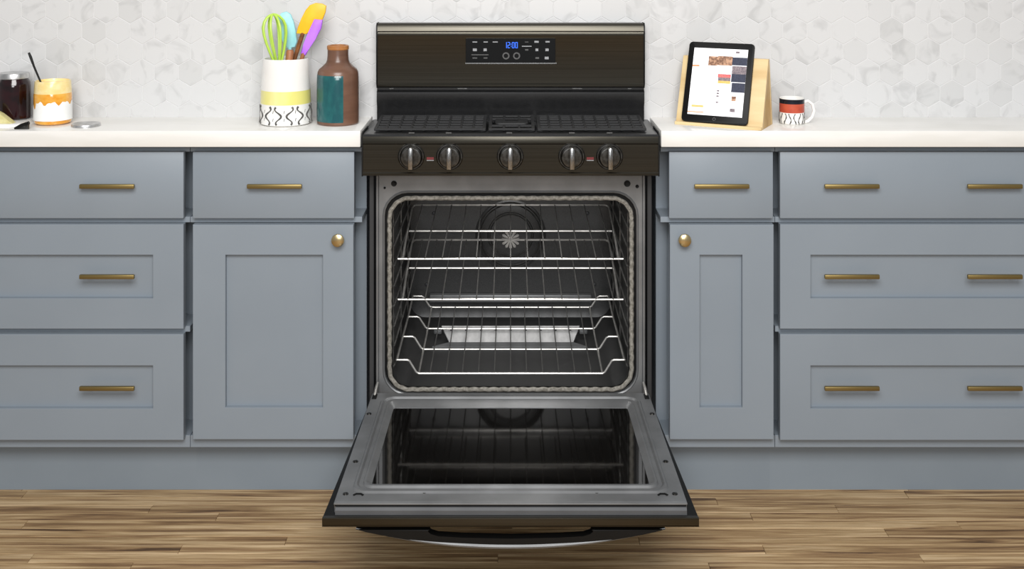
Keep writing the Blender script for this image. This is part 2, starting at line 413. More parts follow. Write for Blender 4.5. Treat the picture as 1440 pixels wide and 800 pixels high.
# ---- worktops (run back under the tiled wall)
for x0, x1, lab in ((-1.66, X(507, -.03), 'white stone worktop on the left cabinets under the canister and jars'),
                    (X(929.5, -.03), 1.50, 'white stone worktop on the right cabinets under the tablet and mug')):
    o = MB().box(x0, x1, -.030, .60, Z(207, -.03), ZT, .0025, 2).build('worktop', M['quartz'])
    tag(o, lab, 'worktop')

# ================================================================== RANGE
rg = empty('gas_range', (0, .3, 0), 0, 'black stainless gas range with its oven door open, between the cabinets', 'range')
HB = .3665
FY = .06                                                # oven front frame plane
# side panels, back, base
for s in (-1, 1):
    mb = MB(); a, b = sorted((s * HB, s * (HB - .006)))
    mb.box(a, b, FY - .012, .66, .09, .940)
    a, b = sorted((s * HB, s * (HB - .013))); mb.box(a, b, FY - .014, FY - .006, .09, .86, .002, 1)
    mb.build('side_panel', M['galv_dark'], rg)
MB().box(-HB + .007, HB - .007, .648, .66, .09, .938).build('rear_panel', M['galv_dark'], rg)
MB().box(-HB + .01, HB - .01, .10, .64, .0, .09).build('plinth', M['black'], rg)
so = MB().box(-.355, .355, .030, .062, .095, .222, .004, 2).build('storage_drawer', M['steel_black'], rg)

# front frame with rounded opening
OX, OZ0, OZ1 = X(895, FY), .258, Z(271, FY)
mb = MB()
def R3(p, y): return [(a, y, b) for a, b in p]
out = lambda k: rrect(-.350 + k, .350 - k, .240 + k, .865 - k, .004)
mb.loft([R3(out(0), FY + .02), R3(out(0), FY - .004), R3(out(.002), FY - .006), R3(out(.006), FY - .006), R3(out(.008), FY),
         R3(rrect(-OX - .006, OX + .006, OZ0 - .006, OZ1 + .006, .066), FY), R3(rrect(-OX - .003, OX + .003, OZ0 - .003, OZ1 + .003, .062), FY - .003),
         R3(rrect(-OX, OX, OZ0, OZ1, .060), FY - .001), R3(rrect(-OX, OX, OZ0, OZ1, .060), FY + .018)])
mb.build('front_frame', M['galv'], rg)
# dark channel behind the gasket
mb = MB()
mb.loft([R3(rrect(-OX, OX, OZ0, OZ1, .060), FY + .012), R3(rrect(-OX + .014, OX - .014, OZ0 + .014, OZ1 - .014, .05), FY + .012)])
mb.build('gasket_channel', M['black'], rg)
# gasket : a braided rope round the opening
base = rrect(-.3150, .3150, .2665, Z(279, FY), .052, 14)
path = []
for i in range(len(base)):
    a = Vector((base[i][0], 0, base[i][1])); b = base[(i + 1) % len(base)]; b = Vector((b[0], 0, b[1]))
    n = max(1, int((b - a).length / .0045))
    for k in range(n): path.append(a.lerp(b, k / n))
pp = []; L = 0; prev = path[0]
for i, p in enumerate(path):
    L += (p - prev).length; prev = p
    nx = path[(i + 1) % len(path)] - path[i - 1]; nrm = Vector((-nx.z, 0, nx.x)).normalized()
    wv = math.sin(L * 2 * PI / .027 + 1.5 * math.sin(L * 9))
    pp.append(Vector((p.x, FY + .004, p.z)) + nrm * wv * .0007 + Vector((0, wv * .0005, 0)))
MB().tube(pp, .0058, 8, closed=True).build('gasket', M['gasket'], rg)
# bolts and latch slots on the frame
for px, py, r in ((554, 258, .0075), (882, 258, .0085), (896, 262, .0045), (541, 264, .003)):
    p = P(px, py, FY)
    MB().lathe([(0, -.004), (r * .5, -.004), (r * .55, -.0015), (r, -.002), (r, .002)], 14, (p.x, FY, p.z), 'y').build('bolt', M['black'], rg)
# cavity
CY = .62
def CR(y, k=0): return R3(rrect(-.3165 + k, .3165 - k, .262 + k, .770 - k, .05 - k * .5, 8), y)
mb = MB()
mb.loft([CR(FY + .003, .010), CR(FY + .012, .0035), CR(FY + .03, 0), CR(CY - .03, 0), CR(CY - .008, .006), CR(CY, .03)], False, True)
cav = mb.build('cavity', M['cavity'], rg)
MB().lathe([(0, 0), (.03, 0), (.034, .004), (.034, .010)], 28, (0, .20, .752)).build('lamp_cover', M['label'], rg)  # unseen cover disc for the added lamp
# embossed ribs of the side walls / rack guides
levels = [.3205 + .0527 * i for i in range(8)]
for s in (-1, 1):
    mb = MB()
    for z in levels:
        mb.tube([(s * .3120, .085, z - .0045), (s * .3070, .095, z - .0045), (s * .3070, .56, z - .0045), (s * .3120, .57, z - .0045)], .0026, 6)
    for y in (.12, .33, .54):
        mb.tube([(s * .3125, y, .300), (s * .3125, y, .715)], .0028, 6)
    mb.build('rack_guide', M['wire'], rg)
# fan cover on the rear wall
fc = P(718, 330, CY)
fan = MB()
for r in (.101, .094, .070, .064): fan.lathe([(r - .0022, -.003), (r, -.009), (r + .0022, -.003)], 48, (fc.x, CY, fc.z), 'y')
fo = fan.build('fan_cover', M['wire'], rg)
MB().lathe([(.110, -.0004), (.106, -.0020), (.06, -.0035), (.0, -.005)], 48, (fc.x, CY, fc.z), 'y').build('cover_disc', M['cavity'], fo)
mb = MB()
for k in range(12):
    a = k * 2 * PI / 12; d = Vector((math.cos(a), 0, math.sin(a))); q = Vector((-d.z, 0, d.x))
    c = Vector((fc.x, CY - .009, fc.z - .012))
    pts = [c + d * .008 - q * .002, c + d * .026 - q * .0045, c + d * .030, c + d * .026 + q * .0045, c + d * .008 + q * .002]
    bk = [p + Vector((0, .0035, 0)) for p in pts]
    mb.loft([bk, pts], False, True)
mb.lathe([(.0, -.0125), (.009, -.0125), (.010, -.009)], 16, (fc.x, CY, fc.z - .012), 'y')
mb.build('fan_blade_grille', M['chrome'], fo)
for px, py in ((610, 300), (826, 300), (600, 400), (836, 400)):
    p = P(px, py, CY); MB().lathe([(0, -.004), (.005, -.003), (.006, 0)], 12, (p.x, CY, p.z), 'y').build('screw', M['galv_dark'], rg)
# bake burner cover at the rear of the cavity floor : sloping bright plate, lower lip, two lugs
def Pz(px, py, z): Y = (ZC - z) * F / (py - HOR) - D0; return Vector((X(px, Y), Y, z))
za, zb = .288, .276
a, b, c, d = Pz(621, 458, za), Pz(815, 458, za), Pz(806, 481, zb), Pz(632, 481, zb)
e, f = Pz(826, 487, .270), Pz(608, 487, .270)
mb = MB(); lo = Vector((0, 0, -.004))
mb.loft([[a + lo, b + lo, c + lo, d + lo], [a, b, c, d]], True, True)
fl = mb.build('burner_cover', M['plate'], rg, label='bright steel plate')
mb = MB(); mb.loft([[d + lo, c + lo, e + lo, f + lo], [d, c, e, f]], True, True); mb.build('front_lip', M['galv'], fl)
mb = MB()
for i in range(9):
    p = a.lerp(b, (i + .5) / 9) * .72 + d.lerp(c, (i + .5) / 9) * .28
    MB().lathe([(0, .0008), (.0035, .0008), (.0035, -.001)], 10, (p.x, p.y, p.z), 'z').build('hole', M['galv_dark'], fl)
for px in (616, 820):
    p = Pz(px, 462, .284)
    MB().box(p.x - .012, p.x + .012, p.y - .014, p.y + .014, p.z - .012, p.z, .003, 2).build('lug', M['galv'], fl)
    MB().lathe([(0, .001), (.006, .001), (.006, 0)], 14, (p.x, p.y, p.z)).build('hole', M['black'], fl)
# broiler tube and shield seen at the rear, above the lowest rack
mb = MB().box(X(604, .6), X(832, .6), .596, .616, Z(425, .6), Z(414, .6), .004, 2)
mb.build('burner_shield', M['galv'], rg)

# ---- control panel and cooktop
HM = X(927.3, -.04)
def zz(py, Y=-.04): return Z(py, Y)
prof = [(.035, zz(191)), (-.043, zz(191)), (-.0445, zz(193)), (-.0445, zz(201.5)), (-.0405, zz(203)), (-.0405, zz(242)), (-.043, zz(243.5)), (-.043, zz(246.5)), (-.038, zz(247.5)), (.035, zz(247.5))]
cp = MB().prism(prof, 'x', -HM + .003, HM - .003, .0006).build('control_panel', M['steel_black'], rg)
for s in (-1, 1):
    a, b = sorted((s * (HM - .003), s * HM))
    MB().prism([(.06, .844), (-.043, .844), (-.0445, zz(200)), (-.043, zz(188)), (-.03, .954), (.06, .954)], 'x', a, b).build('end_cap', M['black'], cp)
# five knobs, one mesh
kn = None
for i, px in enumerate((578, 632, 717.5, 804, 857.5)):
    c = Vector((X(px, -.05), -.0405, Z(221, -.05)))
    if kn is None:
        mb = MB()
        mb.lathe([(.0335, 0), (.0335, -.003), (.031, -.0055), (.0285, -.0055), (.0275, -.003)], 40, (0, 0, 0), 'y')
        kn = mb.build('burner_knob', M['dark_chrome'], cp, at=c - wpos(cp), local=True, label='round knob with a bright grip bar')
        MB().lathe([(.0275, -.002), (.0275, -.014), (.0245, -.018), (.021, -.0185), (.0, -.017)], 40, (0, 0, 0), 'y').build('knob_body', M['dark_chrome'], kn, local=True)
        mb = MB().prism([(-.0058, -.027), (.0058, -.027), (.0062, .0245), (.0, .0275), (-.0062, .0245)], 'y', -.034, -.012, .0022)
        mb.build('grip', M['knob'], kn, local=True)
    else:
        k2 = dup(kn, None, c - wpos(cp)); k2.parent = cp
for px in (606, 831):
    a = P(px - 5, 224, -.041); mb = MB(); mb.box(X(px - 6, -.041), X(px + 4, -.041), -.0412, -.0404, Z(224.5, -.041), Z(221, -.041)); mb.build('red_marking', M['red'], cp)
    MB().box(X(px - 6, -.041), X(px + 4, -.041), -.0412, -.0404, Z(226, -.041), Z(225, -.041)).build('white_marking', M['icon'], cp)

CT = .9495
mb = MB().prism([(.20, .945), (.20, CT), (.15, CT), (-.020, CT), (-.032, CT), (-.0405, .949), (-.044, .944), (-.044, zz(191)), (.0, zz(191))], 'x', -HM + .0005, HM - .0005, .0008)
ct = mb.build('cooktop', M['enamel'], rg)
for px in (579, 631, 716, 804, 857): MB().box(X(px - 4, -.04), X(px + 4, -.04), -.0447, -.0435, Z(187.5, -.044), Z(186, -.044)).build('burner_marking', M['icon_dim'], ct)
# burners : caps under the grates
for px, Y in ((628, .035), (628, .115), (810, .035), (810, .115), (718, .075)):
    c = (X(px, Y), Y, CT - .0002)
    b = MB().lathe([(.042, 0), (.042, .0004), (.034, .0006), (.034, .0011), (0, .0012)], 28, c).build('burner', M['black'], ct)
# three cast iron grates, each lying loose on the cooktop
def grate(p0, p1, lab, centre=False):
    ya, yb_ = -.008, .142
    x0, x1 = X(p0, ya), X(p1, ya)
    g = empty('burner_grate', ((x0 + x1) / 2, (ya + yb_) / 2, CT), 0, lab, 'grate', 'burner grates on the cooktop')
    def zt(y): return Z(180.6, ya) + (y - ya) * .075
    def barx(xa, xb, y, w=.008, nm='bar', h=.008, m='iron', p=g):
        mb = MB(); mb.box(xa, xb, y - w / 2, y + w / 2, zt(y) - .006, zt(y), .0015, 1); return mb.build(nm, M[m], p)
    def bary(x, w=.008, nm='bar', p=g, y0=ya, y1=yb_, h=.006):
        mb = MB().prism([(y0, zt(y0) - h), (y1, zt(y1) - h), (y1, zt(y1)), (y0, zt(y0))], 'x', x - w / 2, x + w / 2, .001); return mb.build(nm, M['iron'], p)
    mb = MB()
    for y in (ya + .004, yb_ - .004): mb.box(x0, x1, y - .005, y + .005, zt(y) - .006, zt(y), .0015, 1)
    for x in (x0 + .004, x1 - .004): mb.prism([(ya, zt(ya) - .006), (yb_, zt(yb_) - .006), (yb_, zt(yb_)), (ya, zt(ya))], 'x', x - .004, x + .004)
    mb.build('frame', M['iron'], g)
    for x in (x0 + .008, x1 - .008):
        for y in (ya + .008, yb_ - .008): MB().box(x - .005, x + .005, y - .005, y + .005, CT + .001, zt(y) - .006).build('foot', M['iron'], g)
    n = 3 if centre else 9
    for i in range(1, n):
        bary(x0 + (x1 - x0) * i / n, .006)
    for y in (.018, .045, .072, .1, .122) if not centre else (.03, .105): barx(x0 + .006, x1 - .006, y, .007)
    if centre:
        cx = (x0 + x1) / 2
        mb = MB().prism(rrect(cx - .042, cx + .042, .03, .115, .01, 4), 'z', zt(.07) - .004, zt(.07) + .001, .001); pl = mb.build('plate', M['iron'], g)
        MB().prism(rrect(cx - .017, cx + .017, .066, .079, .006, 4), 'z', zt(.07) + .0008, zt(.07) + .0016).build('slot', M['black'], pl)
    return g
grate(526, 683, 'left black cast iron burner grate on the cooktop')
grate(687, 752, 'narrow middle cast iron grate with a slotted centre plate on the cooktop', True)
grate(756, 909, 'right black cast iron burner grate on the cooktop')

# ---- backguard
GY = .150; HG = X(907, GY)
def zg(py): return Z(py, GY)
prof = [(WY - .003, zg(33)), (GY + .006, zg(33)), (GY + .001, zg(34.5)), (GY + .0015, zg(37.5)), (GY - .0035, zg(43.8)), (GY + .002, zg(45.5)), (GY + .0005, zg(48.5)), (GY + .002, zg(51)),
        (GY + .002, zg(117)), (GY - .001, zg(119)), (GY - .001, zg(121.5)), (GY + .007, zg(123.5)), (WY - .003, zg(123.5))]
bg = MB().prism(prof, 'x', -HG + .0035, HG - .0035, .0006).build('backguard', M['steel_black'], rg)
for s in (-1, 1):
    a, b = sorted((s * (HG - .0035), s * HG))
    MB().prism([(WY - .003, zg(32.5)), (GY + .006, zg(32.5)), (GY - .001, zg(36)), (GY - .004, zg(46)), (GY - .001, zg(118)), (GY + .006, zg(124)), (WY - .003, zg(124))], 'x', a, b, .0006).build('end_cap', M['black'], bg)
MB().prism([(WY - .003, zg(123)), (GY + .012, zg(123)), (GY + .012, zg(127)), (GY + .004, zg(130)), (GY + .003, zg(142)), (GY + .010, zg(150)), (GY + .010, .949), (WY - .003, .949)], 'x', -HG + .001, HG - .001).build('vent_riser', M['enamel'], rg)
for px, wd in ((550, 3), (650, 7), (812, 7), (886, 3)):
    MB().box(X(px - wd, GY), X(px + wd, GY), GY + .009, GY + .0125, zg(126), zg(124.5), .0005, 1).build('clip', M['knob'], rg)
# display
dp = MB().box(X(655, GY), X(781, GY), GY - .0006, GY + .004, zg(88), zg(54), .0004, 1).build('display', M['screen'], bg)
MB().box(X(654, GY), X(783, GY), GY - .0016, GY + .002, zg(90), zg(88), .0004, 1).build('display_trim', M['knob'], dp)
def mark(px0, px1, py0, py1, m='icon', nm='key_mark'):
    return MB().box(X(px0, GY), X(px1, GY), GY - .0011, GY - .0003, zg(py1), zg(py0)).build(nm, M[m], dp)
for px0, px1, py, h, m in ((664.5, 671, 59, .7, 'icon'), (680, 686, 59, .7, 'icon'), (693, 700, 59, .7, 'icon'), (665, 670.5, 70, 1.8, 'icon'), (680, 684.5, 70, 1.9, 'icon'),
        (663, 687, 77, .6, 'icon_dim'), (664.5, 671, 81.5, .8, 'icon_dim'), (680, 685.5, 81.5, .8, 'icon_dim'), (738, 743, 59, .5, 'icon_dim'), (751.5, 757.5, 58.7, 1.3, 'icon'),
        (767, 773, 58.7, 1.0, 'icon'), (734, 747.5, 65, .6, 'icon'), (738.5, 743, 70, 1.0, 'icon_dim'), (753, 757, 70, 1.8, 'icon'), (767, 771.5, 70, 1.8, 'icon'), (753, 758, 81.5, 1.2, 'icon_dim'), (766, 771.5, 81.5, 1.8, 'icon')):
    mark(px0, px1, py - h, py + h, m)
for px in (711.5, 726.5):                              # two round keys
    c = P(px, 78.5, GY - .0006)
    MB().lathe([(.006, -.0005), (.0095, -.0005), (.0095, .0002), (.006, .0002)], 24, (c.x, c.y, c.z), 'y').build('round_key', M['icon_dim'], dp)
seg = {'1': 'bc', '2': 'abged', '0': 'abcdef'}
sx = 709.2
for ch in '12:00':
    mb = MB(); y = GY - .0012
    def sb(x0, x1, a, b): mb.box(X(x0, GY), X(x1, GY), y, y + .0008, zg(b), zg(a))
    T, Bm, w_ = 59.2, 67.6, 3.4; H = (T + Bm) / 2; th = .75
    if ch == ':':
        sb(sx, sx + .8, 61.5, 62.5); sb(sx, sx + .8, 64.6, 65.6); adv = 1.6
    else:
        q = seg[ch]
        if 'a' in q: sb(sx, sx + w_, T, T + th)
        if 'g' in q: sb(sx, sx + w_, H - th / 2, H + th / 2)
        if 'd' in q: sb(sx, sx + w_, Bm - th, Bm)
        if 'b' in q: sb(sx + w_ - th, sx + w_, T, H)
        if 'c' in q: sb(sx + w_ - th, sx + w_, H, Bm)
        if 'f' in q: sb(sx, sx + th, T, H)
        if 'e' in q: sb(sx, sx + th, H, Bm)
        adv = 4.6
    mb.build('clock_digit', M['led'], dp); sx += adv

# ---- oven door, hanging open
DZ = .275
dr = empty('door_pivot', (0, .03, .255)); dr.name = 'oven_door'; dr.parent = rg; dr.location = Vector((0, .03, .255)) - wpos(rg)
HD = X(983, -.55)
zl, zh = Z(741, -.552), Z(728.5, -.552)
mb = MB(); mb.prism([(-HD, -.552), (HD, -.552), (.362, .018), (-.362, .018)], 'z', zl, zl + .003, .0008)
mb.box(-HD, HD, -.552, -.543, zl, zh, .0012, 2)
op = mb.build('outer_panel', M['steel_black'], dr)
MB().prism([(-HD + .001, -.5425), (HD - .001, -.5425), (.361, .018), (-.361, .018)], 'z', zl + .0031, .2535, .0008).build('door_core', M['black'], dr)
HL = X(967, -.535)
def LR(h, y0, y1, z, r): return [(a * (1 - .028 * (b + .53) / .55), b, z) for a, b in rrect(-h, h, y0, y1, r, 8)]
def yat(py, z=DZ): return (ZC - z) * F / (py - HOR) - D0
mb = MB()
f0, g0 = yat(706), .022
mb.loft([LR(HL, f0, g0, .2525, .004), LR(HL, f0, g0, DZ - .0015, .004), LR(HL - .0015, f0 + .0015, g0 - .0015, DZ, .004),
         LR(.336, yat(694), -.004, DZ, .03), LR(.333, yat(692.5), -.0065, DZ + .0035, .03), LR(.329, yat(690), -.010, DZ + .0035, .03), LR(.325, yat(688), -.014, DZ - .001, .028),
         LR(.317, yat(686), -.022, DZ - .001, .024), LR(.315, yat(684.5), -.025, DZ + .003, .022), LR(.311, yat(682.5), -.031, DZ + .003, .02),
         LR(.303, yat(680), -.045, DZ - .003, .012), LR(.299, yat(678.5), -.055, DZ - .006, .01), LR(.299, yat(678.5), -.055, DZ - .012, .01)])
ln = mb.build('inner_liner', M['galv'], dr, ang=25)
mb = MB(); mb.prism(rrect(-.302, .302, yat(678.5) - .003, -.052, .01, 5), 'z', DZ - .012, DZ - .007)
mb.build('window_pane', M['glass'], dr)
# front edge of the liner: ledge, groove, strip
MB().box(-HL, HL, f0 - .004, f0 + .004, DZ - .0045, DZ - .0002, .0015, 2).build('edge_ledge', M['galv'], dr)
MB().box(-HL + .002, HL - .002, f0 - .0005, f0 + .002, DZ - .0085, DZ - .0045).build('edge_groove', M['black'], dr)
MB().prism([(f0 + .002, .2525), (f0 - .010, .2525), (f0 - .009, .262), (f0 - .004, .2662), (f0 + .002, .2665)], 'x', -HL + .004, HL - .002).build('edge_strip', M['galv_mid'], dr)
for px, py in ((486, 694.5), (500, 649), (519, 582), (597, 692), (949, 694.5), (936, 649), (917, 582), (839, 692)):
    y = yat(py); MB().lathe([(0, .0028), (.0028, .0025), (.0032, .001), (.0058, .0012), (.0062, 0)], 16, (X(px, y), y, DZ)).build('screw', M['dark_chrome'], dr)
for s in (-1, 1):
    y = yat(696); x = X(504 if s < 0 else 932, y)
    mb = MB(); mb.tube([(x - .010, y - .002, DZ + .0005), (x - .005, y + .003, DZ + .001), (x + .005, y + .003, DZ + .001), (x + .010, y - .002, DZ + .0005)], .0022, 6)
    mb.build('vent_slot', M['black'], dr)
    # hinge arm and its slot
    a = P(531 if s < 0 else 905, 538, .052); b = P(526.5 if s < 0 else 909.5, 557, .005)
    mb = MB().tube([a, a.lerp(b, .5) + Vector((0, -.004, .002)), b], [.0035, .0042, .0035], 8); mb.build('hinge_arm', M['chrome'], dr)
    h = P(527 if s < 0 else 909, 561, 0); MB().box(h.x - .006, h.x + .006, -.018, .012, DZ - .003, DZ + .0012, .001, 1).build('hinge_slot', M['black'], dr)
# bowed handle under the door front
yb0 = -.530
def arc(t): return .062 * (1 - abs(t) ** 2.2)
HH = X(936, yb0)
def az(px): t = abs(px - 718) / 217; return Z(742 + 24.5 * (1 - min(1, t) ** 2.1), yb0)
n = 30; low = [(X(501 + 434 * i / n, yb0), az(501 + 434 * i / n)) for i in range(n + 1)]
hole = [(605, 742), (601, 745), (606, 749), (616, 751), (650, 753), (718, 754.5), (786, 753), (820, 751), (830, 749), (835, 745), (831, 742)]
top = [(X(a, yb0), Z(b, yb0)) for a, b in hole]
mb = MB(); mb.prism(low + top[::-1], 'y', yb0 - .008, yb0 + .012, .0015)
hd = mb.build('handle', M['black'], dr, label='bowed dark metal bar handle')  # black body carries the shaded side of the bar in its colour
MB().tube([(x, yb0 - .004, z + .001) for x, z in low], [.0014 + .0046 * min(1, 4 * (i / n) * (1 - i / n)) for i in range(n + 1)], 8).build('edge_highlight', M['galv'], hd, label='highlight on the lower edge, put in as lighter metal')  # highlight along the bow, built as a strip of lighter colour

# ================================================================== OVEN RACKS (loose, so things of their own)
def rack_flat(pf, pm, pb, lab):
    """pf / pb: front and rear rail rows in the photograph's pixels"""
    YF, YB = .11, .58
    zf, zb_ = Z(pf, YF), Z(pb, YB)
    zc = lambda y: zf + (zb_ - zf) * (y - YF) / (YB - YF)
    g = empty('oven_rack', (0, (YF + YB) / 2, zf), 0, lab, 'oven rack', 'racks inside the oven')
    h = .2985
    MB().tube([(-h, YF, zf), (h, YF, zf)], .0031, 8).build('front_rail', M['chrome'], g)
    um = (ZC - zf) ; Ym = .345
    MB().tube([(-.290, Ym, Z(pm, Ym)), (.290, Ym, Z(pm, Ym))], .0030, 8).build('middle_rail', M['chrome'], g)
    # rear stop rail joined to the side rods
    pts = [(-.286, YF + .004, zf + .001), (-.294, .3, zc(.3)), (-.302, YB - .02, zc(YB) - .003), (-.298, YB, zb_ - .001), (-.290, YB, zb_ + .002)]
    path = pts + [(x * -1, y, z) for x, y, z in pts[::-1]]
    MB().tube(path, .0034, 8).build('rear_rail', M['chrome'], g)
    first = None
    for i in range(-6, 7):
        x = i * .0452
        xb = x
        w = MB().tube([(x, YF - .001, zf - .001), (x, YF - .003, zf + .004), (x, YF + .006, zf + .0045), (x, YB + .002, zb_ + .0025)], .0017, 6) if first is None else None
        if first is None: first = w.build('wire', M['wire'], g, at=Vector((x, YF, zf)) - wpos(g)); continue
        c = first.copy(); COL.objects.link(c); c.parent = g; c.location = Vector((x, YF, zf)) - wpos(g)
    return g
rack_flat(364, 325, 289, 'flat chrome wire oven rack, topmost of the three in the oven')
rack_flat(421, 377, 338, 'flat chrome wire oven rack, middle of the three in the oven')
Yr = [.11, .27, .43, .585]; pr_ = [525, 491, 462, 432]
zs = [Z(p, y) for p, y in zip(pr_, Yr)]
g = empty('oven_rack', (0, .34, zs[0]), 0, 'chrome oven rack with raised stepped ends, lowest of the three in the oven', 'oven rack', 'racks inside the oven')
for y, z in zip(Yr, zs):
    e = .036 * (1 - (y - .11) * .1)
    half = [(-.301, z + e), (-.274, z + e), (-.268, z + e - .003), (-.250, z + .004), (-.243, z)]
    path = [(x, y, q) for x, q in half] + [(-x, y, q) for x, q in half[::-1]]
    MB().tube(path, .0030, 8).build('cross_rail', M['chrome'], g)
for s in (-1, 1):
    MB().tube([(s * .301, y, z + .036 * (1 - (y - .11) * .1)) for y, z in zip(Yr, zs)], .0030, 8).build('side_rod', M['chrome'], g)
    MB().tube([(s * .243, y, z) for y, z in zip(Yr, zs)], .0026, 8).build('side_rod', M['chrome'], g)
first = None
for i in range(-5, 6):
    x = i * .0425; loc = Vector((x, Yr[0], zs[0])) - wpos(g)
    if first is None: first = MB().tube([(x, y, z + .0045) for y, z in zip(Yr, zs)], .0017, 6).build('wire', M['wire'], g, at=loc); continue
    c = first.copy(); COL.objects.link(c); c.parent = g; c.location = loc

# ================================================================== THINGS ON THE WORKTOPS
# ---- utensil canister
cc = (X(402, .085), .085, ZT)
can = empty('utensil_canister', cc, 0, 'white ceramic canister with a yellow band and black squiggles, holding utensils', 'canister')
s_ = (D0 + .085) / F
def hz(py): return Z(py, .022) - ZT
def crad(h): return 31.2 * s_ + (35.8 - 31.2) * s_ * (1 - min(1, h / hz(85))) ** .6
H = hz(85)
prof = [(0, .0005), (.060, .0005), (crad(.004), .004)] + [(crad(H * t), H * t) for t in (.1, .25, .4, .55, .7, .85, .97)] + [(crad(H) - .0008, H), (crad(H) - .004, H - .001), (crad(H) - .005, H - .02), (.052, .03), (0, .028)]
MB().lathe(prof, 56, cc).build('body', M['ceramic'], can)
MB().lathe([(crad(h) + .0001, h) for h in (hz(148.5), hz(142), hz(136), hz(129.5))], 56, cc).build('yellow_band', M['yellow'], can)
for k in range(14):                                     # S-shaped brush marks round the foot
    a0 = 2 * PI * k / 14 + .12; fl_ = 1 if k % 2 else -1; mb = MB(); pts = []
    for i in range(15):
        t = i / 14; u = math.sin(t * 2 * PI * 1.3 + .5) * .0078 * fl_ + (.5 - t) * .004 * fl_; hh = hz(151) + (hz(176) - hz(151)) * t
        r = crad(hh) - .0003; a = a0 + u / r
        pts.append((cc[0] + r * math.cos(a), cc[1] + r * math.sin(a), cc[2] + hh))
    wdt = [.0015 + .0014 * abs(math.cos(i / 14 * 2 * PI)) for i in range(15)]
    mb.tube(pts, wdt, 6).build('squiggle', M['ink'], can)
    a1 = a0 + PI / 14; mb = MB()
    for hh in (hz(158), hz(169)):
        r = crad(hh) - .0004; mb.tube([(cc[0] + r * math.cos(a1), cc[1] + r * math.sin(a1), cc[2] + hh - .004), (cc[0] + r * math.cos(a1 + .03), cc[1] + r * math.sin(a1 + .03), cc[2] + hh + .004)], .0010, 5)
    mb.build('dash', M['ink'], can)

# ---- utensils in it
def blade(name, pts, Y, th, m, bev=.0022):
    return [(X(a, Y), Z(b, Y)) for a, b in pts]
def utensil(name, label, cat, pts, Y, th, m, shaft, shaft_m, r):
    g = empty(name, P(shaft[0][0], shaft[0][1], Y), 0, label, cat)
    q = [(X(a, Y), Z(b, Y)) for a, b in pts]
    MB().prism(q, 'y', Y - th / 2, Y + th / 2, th * .3).build('head', M[m], g)
    MB().tube([P(a, b, Y) for a, b in shaft], r, 10).build('shaft', M[shaft_m], g)
    return g
utensil('spatula', 'amber yellow spatula with a brown wooden handle, tallest in the canister', 'spatula',
        [(417, 47), (419, 38), (424, 26), (430, 14), (436, 7), (444, 4), (453, 5), (459, 8), (458, 17), (454, 27), (444, 38), (431, 48)], .092, .010, 'orange', [(404, 120), (410, 96), (426, 46)], 'walnut', [.004, .0055, .0058])
utensil('spatula', 'violet spatula leaning in front of the amber one', 'spatula',
        [(423, 75), (427, 62), (434, 45), (442, 27), (454, 28), (452, 40), (444, 55), (434, 70), (430, 78)], .072, .010, 'purple', [(414, 122), (421, 95), (427, 74)], 'copper_wood', [.004, .0055, .0055])
utensil('spoon', 'pale blue silicone spoon behind the green whisk', 'spoon',
        [(393, 36), (391, 24), (396, 18), (403, 16), (409, 20), (413, 30), (416, 44), (418, 58), (415, 66), (405, 68), (399, 62), (395, 50)], .112, .008, 'blue', [(404, 126), (406, 96), (408, 64)], 'blue', .0045)
ws = empty('wooden_spoon', P(406, 124, .08), 0, 'reddish wooden handle standing between whisk and amber spatula', 'spoon')
MB().tube([P(404, 122, .08), P(406, 90, .08), P(408, 73, .08), P(408, 70, .08)], [.008, .0095, .0102, .007], 14).build('shaft', M['copper_wood'], ws)
wk = empty('whisk', P(392, 126, .075), 0, 'lime green balloon whisk at the left of the canister', 'whisk')
A, B = P(392, 100, .072), P(384, 20, .072); ax = (B - A).normalized(); LN = (B - A).length
MB().tube([P(393, 128, .075), A], .006, 10).build('handle', M['green'], wk)
rp = [(0, .10), (.15, .30), (.32, .58), (.5, .83), (.65, .97), (.78, .99), (.88, .83), (.95, .55), (.985, .28), (1, 0)]
side = ax.cross(Vector((0, 1, 0))).normalized(); fr = Vector((0, 1, 0))
for k, ang in enumerate((5, 50, 95, 140)):
    d = side * math.cos(math.radians(ang)) + fr * math.sin(math.radians(ang))
    path = [A + ax * LN * t + d * .0315 * r for t, r in rp] + [A + ax * LN * t - d * .0315 * r for t, r in rp[-2::-1]]
    MB().tube(path, .0030, 7).build('wire', M['green'], wk)

# ---- brown and teal bottle
bc = (X(475.3, .085), .085, ZT); b0 = lambda py: Z(py, .033) - ZT
bt = empty('bottle', bc, 0, 'brown stoneware bottle with a teal glazed side, between canister and range', 'bottle')
prof = [(0, .0005), (27.5, .0005), (29.2, .004), (29.3, b0(150)), (29.0, b0(112)), (28.3, b0(104)), (26.2, b0(100)), (21, b0(95.5)), (16.6, b0(91)), (15.2, b0(87)), (14.6, b0(80)), (14.6, b0(72))]
prof = [(r * s_, h) for r, h in prof]
MB().lathe(prof, 56, bc).build('body', M['brown'], bt)
MB().lathe([(14.6 * s_, b0(72.5)), (15.3 * s_, b0(71.5)), (15.3 * s_, b0(67)), (14.2 * s_, b0(66)), (11.5 * s_, b0(66)), (11.3 * s_, b0(75)), (0.1 * s_, b0(76))], 40, bc).build('rim', M['tan'], bt)
mb = MB(); rings = []
for r, h in [(28.2, .0075), (29.55, .010), (29.65, b0(150)), (29.4, b0(114)), (29.0, b0(108)), (28.2, b0(106.5))]:
    rings.append([(bc[0] + r * s_ * math.cos(a), bc[1] + r * s_ * math.sin(a), bc[2] + h) for a in [math.radians(178 + (293 - 178) * i / 26) for i in range(27)]])
mb.loft(rings, closed=False).build('teal_glaze', M['teal'], bt)

